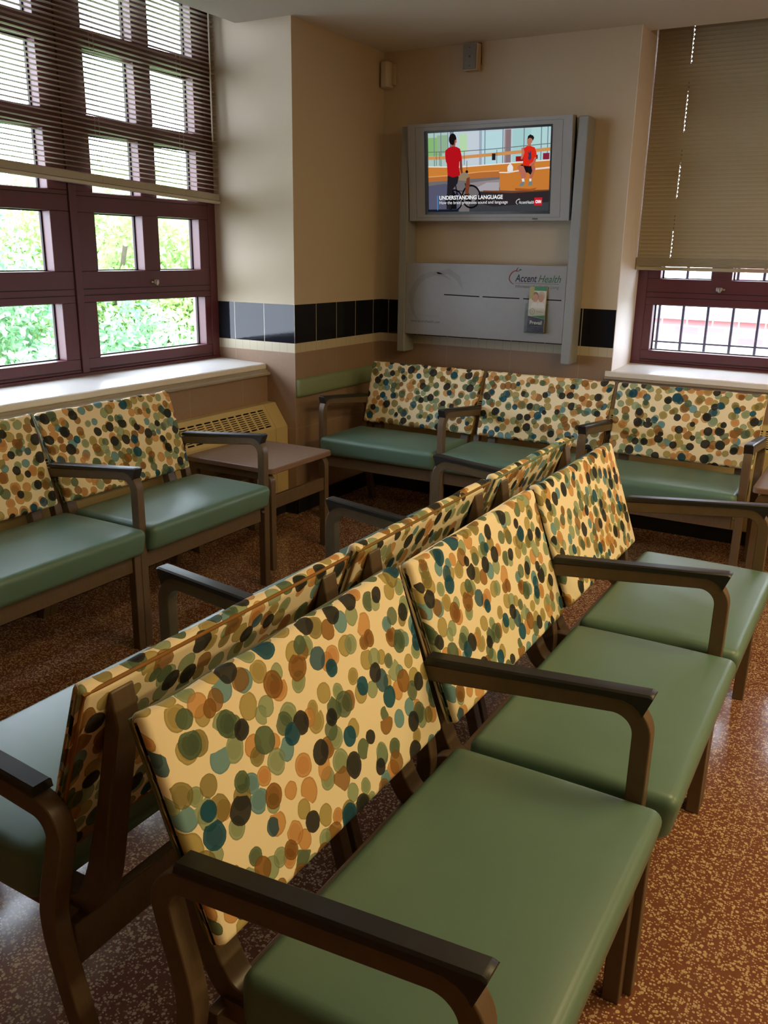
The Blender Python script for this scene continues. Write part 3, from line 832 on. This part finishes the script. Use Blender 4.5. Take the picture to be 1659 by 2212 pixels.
# seated person facing us
S([(.640, .268), (.662, .275), (.700, .272), (.725, .262), (.720, .240), (.700, .232), (.650, .234)], (30, 28, 32))
S([(.630, .262), (.640, .270), (.664, .264), (.682, .225), (.668, .190), (.655, .190), (.652, .215)], (190, 112, 92))
S([(.696, .268), (.722, .268), (.729, .250), (.716, .215), (.708, .190), (.696, .190), (.700, .225), (.690, .250)], (184, 106, 86))
S([(.655, .204), (.668, .206), (.672, .190), (.660, .184)], (232, 230, 230)); S([(.697, .204), (.709, .204), (.708, .188), (.698, .186)], (232, 230, 230))
S([(.640, .168), (.668, .170), (.672, .190), (.656, .190)], (120, 132, 128)); S([(.690, .170), (.716, .172), (.711, .192), (.697, .190)], (120, 132, 128))
S([(.660, .268), (.662, .305), (.654, .320), (.662, .348), (.680, .358), (.700, .358), (.722, .350), (.732, .325), (.734, .300), (.722, .300), (.722, .272), (.700, .262)], (226, 48, 32))
S([(.690, .315), (.684, .335), (.694, .325), (.700, .338), (.704, .322), (.706, .300), (.696, .290), (.686, .300)], (70, 60, 90))
S([(.722, .304), (.733, .304), (.728, .280), (.700, .262), (.694, .270), (.715, .285)], (192, 112, 90))
S([(.650, .350), (.660, .352), (.668, .330), (.656, .295), (.648, .300), (.652, .325)], (196, 124, 102))
S([(.684, .358), (.700, .358), (.702, .372), (.684, .370)], (180, 112, 90)); S([(.680, .368), (.680, .392), (.690, .402), (.706, .398), (.708, .376), (.696, .364)], (186, 120, 98))
S([(.682, .390), (.684, .404), (.696, .412), (.712, .405), (.718, .395), (.710, .380), (.706, .392), (.694, .396)], (40, 32, 32))
S([(.690, .262), (.706, .264), (.712, .240), (.704, .222), (.692, .230)], (36, 30, 30))
R(xl, xl + .18, zb_, zb_ + .012, (30, 34, 44))
R(.168, .1725, .055, .130, (60, 150, 215))
R(.728, .770, .074, .112, (214, 34, 48))
po = pic.build('screen_picture', None, tv)
SW_ = E((250, 250, 250)); YL = LY[0] - .0002
text_obj('caption_text', 'UNDERSTANDING LANGUAGE', .0275, SW_, po, (.181, YL, .109), UP, 0, .371, .0008)
text_obj('caption_text', 'How the brain processes sound and language', .022, SW_, po, (.181, YL, .086), UP, 0, .398)
text_obj('caption_text', 'AccentHealth', .022, SW_, po, (.643, YL, .083), UP, .1, .083)
text_obj('caption_text', 'CNN', .019, SW_, po, (.7335, YL, .086), UP, 0, .031, .0012)
b = MB(); apple(b, .640, .092, .026, YL, SW_, SW_, .1); b.build('apple_emblem', None, po)

# ------------------------------------------------------------------ chairs
W = .6987; AW = .034
def catmull(pts, n=8):
    P = [Vector(p) for p in pts]; out = []
    for i in range(len(P) - 1):
        p0 = P[i - 1] if i else P[0] * 2 - P[1]; p1, p2 = P[i], P[i + 1]
        p3 = P[i + 2] if i + 2 < len(P) else P[-1] * 2 - P[-2]
        for k in range(n):
            t = k / n
            out.append(.5 * ((2 * p1) + (p2 - p0) * t + (2 * p0 - 5 * p1 + 4 * p2 - p3) * t * t + (3 * p1 - p0 - 3 * p2 + p3) * t ** 3))
    out.append(P[-1]); return out
def arc(c, r, a0, a1, n=8):
    return [Vector((c[0] + r * math.cos(math.radians(a0 + (a1 - a0) * i / n)), c[1] + r * math.sin(math.radians(a0 + (a1 - a0) * i / n)))) for i in range(n + 1)]
def band(mb, path, th, xa, xb, m=None):
    """rectangular laminated strip following a (v,z) path"""
    rings = []
    for i, p in enumerate(path):
        a = path[max(0, i - 1)]; c = path[min(len(path) - 1, i + 1)]
        t = (c - a).normalized(); nrm = Vector((-t.y, t.x)); tt = th[i] if isinstance(th, list) else th
        q, s_ = p + nrm * tt / 2, p - nrm * tt / 2
        rings.append([(xa, q.x, q.y), (xb, q.x, q.y), (xb, s_.x, s_.y), (xa, s_.x, s_.y)])
    mb.loft(rings, m)

rear = [(-.528, 0.0), (-.490, .140), (-.458, .250), (-.438, .330), (-.4315, .385), (-.440, .440), (-.455, .495), (-.4665, .540)]
def arm_path():
    p = catmull(rear, 7)
    sl = math.atan2(.040, .433)
    c = (-.4665 + .046, .5425)
    p += arc(c, .046, 176, 90 + math.degrees(sl), 8)
    zc = .6445 - .0165 - .052
    p += arc((-.0135 - .052 + .002, zc), .052, 90 + math.degrees(sl), 0, 10)
    p += [Vector((-.012, .40)), Vector((-.013, .2)), Vector((-.014, 0))]
    return p
def short_path():
    p = catmull(rear[:4] + [(-.433, .352)], 7)
    p += arc((-.433 + .026, .354), .026, 176, 90, 6)
    p += arc((-.040, .352), .028, 90, 0, 6)
    p += [Vector((-.013, .2)), Vector((-.014, 0))]
    return p

def outline(v0, v1, z0, z1, r, crown, inset, lean=0.0, n=5, ntop=10):
    v0 += inset; v1 -= inset; z0 += inset * .6; z1 -= inset * .9; r = max(.004, r - inset * .55)
    pts = []
    def cor(cx, cz, a0):
        for i in range(n + 1):
            a = math.radians(a0 + 90 * i / n); pts.append([cx + r * math.cos(a), cz + r * math.sin(a)])
    cor(v1 - r, z0 + r, -90); cor(v1 - r, z1 - r, 0)
    for i in range(1, ntop): t = i / ntop; pts.append([v1 - r + (v0 - v1 + 2 * r) * t, z1])
    cor(v0 + r, z1 - r, 90); cor(v0 + r, z0 + r, 180)
    for i in range(1, ntop): t = i / ntop; pts.append([v0 + r + (v1 - v0 - 2 * r) * t, z0])
    for p in pts:
        f = (p[1] - z0) / (z1 - z0)
        u = (p[0] - v0) / (v1 - v0)
        if f > .5: p[1] += crown * (math.sin(PI * min(1, max(0, u))) ** .8) * (f - .5) * 2
        p[0] += lean * (f - 1) * max(0, u - .5) * 2
    return pts

def uvring(x, pts):
    acc = 0; out = [(x, 0)]
    for i in range(len(pts)):
        a, c = pts[i], pts[(i + 1) % len(pts)]
        acc += math.hypot(a[0] - c[0], a[1] - c[1]); out.append((x, acc))
    return out

def make_chair(second_arm):
    root = empty('waiting_room_chair', (0, 0, 0))
    X = lambda a: a - W / 2
    # seat cushion
    s = MB(); xs0, xs1 = X(-.001), X(W - AW + .007); r = .022; rings = []; uvs = []
    st = [(r * (1 - math.cos(t * PI / 12)), r * (1 - math.sin(t * PI / 12))) for t in range(0, 7)]
    sec = [(xs0 + q[0], q[1]) for q in st] + [(xs0 + (xs1 - xs0) * k / 12, 0) for k in range(1, 12)] + [(xs1 - q[0], q[1]) for q in reversed(st)]
    for (x, ins) in sec:
        u = (x - xs0) / (xs1 - xs0); cr = .011 * (math.sin(PI * u) ** .5 if 0 < u < 1 else 0)
        o = outline(-.366, .047, .357, .452, .024, cr, ins, .016)
        rings.append([(x, p[0], p[1]) for p in o]); uvs.append(uvring(x, o))
    s.loft(rings, None, uvs=uvs); seat = s.build('seat_cushion', M_vinyl, root, smooth=50)
    # back cushion, tilted
    bq = MB(); hgt, th = .345, .031; cxm = X(.335)
    tilt = math.atan2(.116, .325)
    M = Matrix.Translation((0, -.388, .474)) @ Matrix.Rotation(tilt, 4, 'X')
    r = .012; rings = []; uvs = []
    st = [(r * (1 - math.cos(t * PI / 10)), r * (1 - math.sin(t * PI / 10))) for t in range(0, 6)]
    ws = [(-1, q[0], q[1]) for q in st] + [(-1 + 2 * k / 14, 0, 0) for k in range(1, 14)] + [(1, -q[0], q[1]) for q in reversed(st)]
    for (k, dx, ins) in ws:
        o = outline(-th, 0, 0, hgt, .013, 0.003 * (1 - k * k), ins, 0, 4, 10)
        rr = []
        for p in o:
            f = p[1] / hgt; hw = .331 + .010 * f
            pf = .006 * (1 - k ** 4) * math.sin(PI * min(1, max(0, f))) ** .7
            v = p[0] + (pf if p[0] > -th / 2 else -pf * .4)
            # gentle slump of the upper edge between the corners
            zz = p[1] + .0022 * f * math.sin(k * 11 + .6) - .006 * f * (1 - (2 * abs(k) - 1) ** 2 if abs(k) > .5 else 1) * .8
            rr.append(M @ Vector((cxm + k * hw + dx, v, zz)))
        rings.append(rr); uvs.append(uvring(cxm + k * .34 + dx + 1, o))
    bq.loft(rings, None, uvs=uvs); back = bq.build('back_cushion', M_fab, root, smooth=60)
    pm = MB()
    per = [(-.329, .004), (.329, .004), (.3385, hgt - .005), (.10, hgt - .006), (-.10, hgt - .006), (-.3385, hgt - .005)]
    pp = []
    for i in range(len(per)):
        a, c = Vector(per[i]), Vector(per[(i + 1) % len(per)])
        for t in range(10): q = a.lerp(c, t / 10); pp.append(M @ Vector((cxm + q.x, -th + .004, q.y)))
    pm.tube(pp, .0032, None, 6, True)
    pm.build('piping', M_fab, back, smooth=60)
    # laminated arm loop with its two legs
    def arm(xa):
        f = MB(); band(f, arm_path(), .033, xa + .001, xa + AW - .001); f.build('arm_frame', M_wood, root, bevel=.0025, smooth=40)
        pd = MB()
        top = [(-.433, .6215), (-.20, .643), (-.006, .6605), (.0015, .658), (.002, .655)]
        bot = [(-.013, .617), (-.020, .6275), (-.032, .636), (-.05, .6405), (-.10, .6375), (-.25, .6235), (-.436, .6065)]
        poly = top + bot
        def ring(x, k): 
            cy = sum(p[0] for p in poly) / len(poly)
            return [(x, p[0], p[1] - (k if p[1] > .6075 + (p[0] + .433) * .0924 + .008 else 0)) for p in poly]
        xa_, xb_ = xa - .0012, xa + AW + .0012
        pd.loft([ring(xa_, .0035), ring(xa_ + .004, 0), ring(xb_ - .004, 0), ring(xb_, .0035)])
        pd.build('arm_pad', M_pad, root, bevel=.0015, smooth=40)
    arm(X(W - AW))
    if second_arm: arm(X(-AW))
    else:
        f = MB(); band(f, short_path(), .033, X(0.0005), X(AW - .003)); f.build('leg_frame', M_wood, root, bevel=.0025, smooth=40)
    # back posts: bent strips that run down from the cushion and forward under the seat
    post = catmull([(-.538, .770), (-.520, .690), (-.502, .610), (-.483, .530), (-.466, .460), (-.450, .415), (-.425, .378), (-.385, .366), (-.30, .366), (-.20, .366)], 6)
    n = len(post)
    for a0 in (.040, W - AW - .045 - .040):
        f = MB(); th_ = [(.027 + .014 * max(0, min(1, (i - 14) / 14))) if i > 4 else .006 + .021 * i / 4 for i in range(n)]
        band(f, [Vector((p.x + (.027 - min(.027, th_[i])) / 2, p.y - (.02 if i > n - 14 else .02 * i / (n - 14)))) for i, p in enumerate(post)], th_, X(a0), X(a0 + .045))
        f.build('back_post', M_wood, root, bevel=.003, smooth=40)
    # rails
    f = MB(); f.box(X(.012), X(W - AW + .004), -.028, -.007, .292, .352); f.build('front_rail', M_wood, root, bevel=.003)
    f = MB(); f.box(X(.012), X(W - AW + .004), -.436, -.414, .262, .342); f.build('rear_rail', M_wood, root, bevel=.003)
    for xx in (X(.034), X(W - AW - .026)):
        f = MB(); f.box(xx, xx + .022, -.42, -.03, .318, .352); f.build('side_rail', M_wood, root)
    # little metal ganging screw on the outside of the front leg
    f = MB(); f.tube([(X(0) + .004, -.004, .335), (X(0) + .004, .003, .335)], .005, n=10); f.build('screw', M_steel, root)
    return root

chair1 = make_chair(False); chair2 = make_chair(True)
used = {False: False, True: False}
def place(x, y, rz, double, label, group, dz=0.0):
    src = chair2 if double else chair1
    if used[double]: c = copy_tree(src)
    else: c = src; used[double] = True
    c.location = (x, y, dz); c.rotation_euler = (0, 0, rz); c.scale = (1, 1, 1)
    tag(c, label, 'chair', group)
    return c
jit = math.radians
G1 = 'right-facing chairs of the back-to-back rows'
xr_, yr_ = 2.4231, -3.8919
for i, (dx, rz, dbl, lab) in enumerate(((-.002, 0, True, 'green vinyl chair nearest the camera, facing right with dark rounded armrest in front'),
        (.012, .3, False, 'brightly lit green chair in the middle of the right-facing row'),
        (.012, -.2, False, 'farthest chair of the right-facing row, with the long armrest beyond its grey green seat'))):
    place(xr_ + dx, yr_ + AW + (i + .5) * W, -PI / 2 + jit(rz), dbl, lab, G1).scale = (-1, 1, 1)
G2 = 'left-facing chairs of the back-to-back rows'
PL = .7137; xl_, yl_ = 1.2651, -3.8864
for i, (lab, dbl) in enumerate((('left-facing chair at the lower left whose back cushion shows its underside and wooden post', True),
                                ('middle left-facing chair with the second armrest and light blue seat', False),
                                ('farthest left-facing chair whose cushion tops meet the back row', False))):
    place(xl_, yl_ + AW + (i + .5) * PL - (0.0 if i else .0), PI / 2, dbl, lab, G2)
G3 = 'chairs along the back wall'
PB = .6932
for i, (lab, dbl) in enumerate((('back wall chair on the left, in the corner beside the green guard rail', False),
                                ('middle back wall chair below the printed grey panel', False),
                                ('back wall chair on the right under the right window ledge', True))):
    place(.1438 + (i + .5) * PB, -.8662, PI, dbl, lab, G3).scale = (PB / W, 1, 1)
G4 = 'chairs under the left window'
place(.5212, -2.5243 + .5 * W, -PI / 2, True, 'window side chair beside the small wood table', G4)
place(.5212, -2.5243 - .5 * W, -PI / 2, False, 'window side chair cut off by the left edge of the picture', G4)

# ------------------------------------------------------------------ side tables
def side_table(x0_, x1_, y0, y1, label):
    root = tag(empty('side_table', ((x0_ + x1_) / 2, (y0 + y1) / 2, 0)), label, 'table', 'low wood side tables')
    hx, hy = (x1_ - x0_) / 2, (y1 - y0) / 2
    b = MB()
    def rr(k, z):
        r = .022 - k; P = []
        for cx, cy, a0 in ((hx - .022, hy - .022, 0), (-hx + .022, hy - .022, 90), (-hx + .022, -hy + .022, 180), (hx - .022, -hy + .022, 270)):
            for i in range(6): a = math.radians(a0 + 18 * i); P.append((cx + r * math.cos(a), cy + r * math.sin(a), z))
        return P
    b.loft([rr(.003, .447), rr(0, .450), rr(0, .468), rr(.004, .472)]); b.build('table_top', M_top, root, smooth=35)
    for s_ in (-1, 1):
        f = MB(); ya = s_ * (hy - .028) - .016
        path = [Vector((hx - .030, 0)), Vector((hx - .030, .2))] + arc((hx - .030 - .030, .400), .030, 0, 90, 6) + arc((-hx + .060, .400), .030, 90, 180, 6) + [Vector((-hx + .030, .2)), Vector((-hx + .030, 0))]
        rings = []
        for i, p in enumerate(path):
            a = path[max(0, i - 1)]; c = path[min(len(path) - 1, i + 1)]; t = (c - a).normalized(); nn = Vector((-t.y, t.x)) * .0165
            q, w = p + nn, p - nn
            rings.append([(q.x, ya, q.y), (q.x, ya + .032, q.y), (w.x, ya + .032, w.y), (w.x, ya, w.y)])
        f.loft(rings); f.build('leg_frame', M_wood, root, bevel=.0025, smooth=40)
    for s_ in (-1, 1):
        f = MB(); xx = s_ * (hx - .030); f.box(xx - .010, xx + .010, -hy + .044, hy - .044, .282, .343); f.build('rail', M_wood, root, bevel=.003)
    for s_ in (-1, 1):
        for q in (-1, 1):
            f = MB(); f.box(q * (hx - .1) - .02, q * (hx - .1) + .02, s_ * (hy - .028) - .01, s_ * (hy - .028) + .01, .414, .4475); f.build('spacer', M_dark, root)
side_table(-.045, .448, -1.670, -1.197, 'low square wood table between the window chairs and the corner')
side_table(2.268, 2.76, -.80, -.30, 'low wood table cut off by the right edge, beside the back row')

# ------------------------------------------------------------------ outside
def leaf_crown(n, rad, mat, blobs, size):
    b = MB()
    for k in range(n):
        c, r = random.choice(blobs)
        while True:
            d = Vector((random.uniform(-1, 1), random.uniform(-1, 1), random.uniform(-1, 1)))
            if .05 < d.length <= 1: break
        d = d.normalized() * (.55 + .45 * random.random() ** .5)
        p = Vector(c) + Vector((d.x * r[0], d.y * r[1], d.z * r[2]))
        u = Vector((random.gauss(0, 1), random.gauss(0, 1), random.gauss(0, 1))).normalized()
        v = u.cross(Vector((random.gauss(0, 1), random.gauss(0, 1), random.gauss(0, 1)))).normalized()
        s_ = size * random.uniform(.6, 1.4)
        b.face([p - u * s_, p - v * s_ * .55, p + u * s_, p + v * s_ * .55])
    return b
protos = []
for t, (mat, seed) in enumerate(((M_leaf, 1), (M_leaf2, 2))):
    random.seed(seed)
    blobs = [((random.uniform(-1.6, 1.6), random.uniform(-1.8, 1.8), random.uniform(2.2, 7.2 - .3 * t)), (random.uniform(.7, 1.3),) * 3) for _ in range(24)]
    root = empty('tree', (-8, 3, -4))
    leaf_crown(34000, 1, mat, blobs, .050).build('foliage', mat, root)
    b = MB(); b.tube([(0, 0, 0), (.1, 0, 2.5), (.05, .1, 5.5)], .16, n=8)
    for _ in range(10):
        a = random.uniform(0, 2 * PI); h0 = random.uniform(2, 5)
        b.tube([(.07, .02, h0), (.8 * math.cos(a), .8 * math.sin(a), h0 + .8), (1.5 * math.cos(a), 1.5 * math.sin(a), h0 + 1.9)], .035, n=5)
    b.build('trunk', M_bark, root)
    protos.append(root)
spots = [(-8.2, 5.2, 0, 'leafy green tree filling the middle panes of the left window'), (-8.6, 8.4, 1, 'deeper green tree seen at the right side of the left window'),
         (-6.2, 2.6, 1, 'nearest leafy tree low outside the left window panes'), (-10.5, 6.6, 0, 'pale green tree standing behind the other trees outside'),
         (-7.4, -1.2, 0, 'leafy tree left of the window view, nearest the building'), (-11.0, 10.8, 0, 'farthest pale tree outside the left window'), (-9.0, 1.6, 1, 'green tree at the left side of the view outside'),
         (-7.6, 6.9, 0, 'bushy light tree between two darker trees outside'), (-11.5, 4.0, 1, 'dark green tree behind the left edge trees')]
first = [True, True]
for i, (x, y, k, lab) in enumerate(spots):
    if first[k]: o = protos[k]; first[k] = False
    else: o = copy_tree(protos[k])
    o.location = (x, y, -4.3 + [-1.1, -1.0, -2.3, -.7, -1.2, -.8, -1.2, -1.6, -.7][i]); o.rotation_euler = (0, 0, i * 1.3)
    tag(o, lab, 'tree', 'trees outside the left window')
struct(solid('trim_6', [(-40, 30, -30, 40, -4.6, -4.5)], M_ground), 'grass outside below the windows').name = 'ground'

# brick wing seen through the right window
b = MB()
kx = lambda x: 2.68 + (x - 2.68) * 1.141
kz = lambda z: 1.377 + (z - 1.377) * 1.141
for (xa, xb, ya, za, zc, mm) in ((1.02, 2.75, 3.5, -3, .76, M_lime), (1.02, 2.75, 3.5, .76, .925, M_brick), (1.02, 2.75, 3.46, .925, 1.005, M_stone),
                                 (1.02, 2.75, 3.5, 1.005, 1.10, M_lime), (1.42, 2.75, 3.5, 1.10, 2.1, M_brick), (1.30, 1.42, 3.48, 1.10, 2.1, M_lime)):
    b.box(kx(xa), kx(xb), ya, 3.7, kz(za), kz(zc), mm)
tag(b.build('brick_building', None), 'red brick wall with a blue grey stone course outside the right window', 'building')
b = MB()
for i in range(14):
    x = 1.50 + .1345 * i - .02
    b.tube([(x, .66, .70), (x, .66, 2.6)], .0085, n=8)
b.box(1.36, 3.3, .652, .668, .905, .914); b.box(1.36, 3.3, .652, .668, 1.9, 1.91); b.box(1.36, 3.3, .650, .670, .70, .712)
tag(b.build('window_guard', M_iron), 'dark iron window bars outside the right window', 'window guard')

# ------------------------------------------------------------------ light
w = bpy.data.worlds.new('World'); sc.world = w; w.use_nodes = True
nt = w.node_tree; nt.nodes.clear()
out = nt.nodes.new('ShaderNodeOutputWorld'); bg = nt.nodes.new('ShaderNodeBackground')
bg.inputs[0].default_value = (.85, .885, 1.05, 1); bg.inputs[1].default_value = 28.0
nt.links.new(bg.outputs[0], out.inputs[0])

def area(name, loc, rot, sx, sy, power, color, portal=False):
    l = bpy.data.lights.new(name, 'AREA'); l.shape = 'RECTANGLE'; l.size = sx; l.size_y = sy
    l.energy = power; l.color = color
    o = bpy.data.objects.new(name, l); COL.objects.link(o); o.location = loc; o.rotation_euler = rot
    if portal: l.cycles.is_portal = True
    return o
WARM = (1.0, .73, .36)
for q in ((4.9, -1.4, 66), (4.9, -3.6, 66), (3.05, -2.35, 46)):
    area('ceiling_lamp', (q[0], q[1], H - .03), (0, 0, 0), .35, 1.1, q[2], WARM)

# ------------------------------------------------------------------ camera
cam = bpy.data.cameras.new('camera'); co = bpy.data.objects.new('camera', cam); COL.objects.link(co)
p_, r_, y_ = math.radians(16.667816792), math.radians(1.002505717), math.radians(29.95594686)
F = Vector((-math.sin(y_) * math.cos(p_), math.cos(y_) * math.cos(p_), -math.sin(p_)))
Rv = Vector((math.cos(y_), math.sin(y_), 0)); U = Rv.cross(F)
R2 = Rv * math.cos(r_) + U * math.sin(r_); U2 = -Rv * math.sin(r_) + U * math.cos(r_)
co.matrix_world = Matrix(((R2.x, U2.x, -F.x, 2.68132849), (R2.y, U2.y, -F.y, -4.57038716), (R2.z, U2.z, -F.z, 1.37704973), (0, 0, 0, 1)))
cam.sensor_fit = 'HORIZONTAL'; cam.sensor_width = 36; cam.lens = 1870.109 / 1659 * 36
cam.clip_start = .02; cam.clip_end = 200
sc.camera = co

sc.view_settings.view_transform = 'Standard'; sc.view_settings.look = 'None'
sc.view_settings.gamma = 1.0; sc.view_settings.use_curve_mapping = False
sc.view_settings.exposure = -0.85
cy = sc.cycles
cy.use_denoising = True
cy.max_bounces = 10; cy.diffuse_bounces = 6; cy.glossy_bounces = 4; cy.transparent_max_bounces = 24
cy.sample_clamp_indirect = 6.0
cy.caustics_reflective = False; cy.caustics_refractive = False
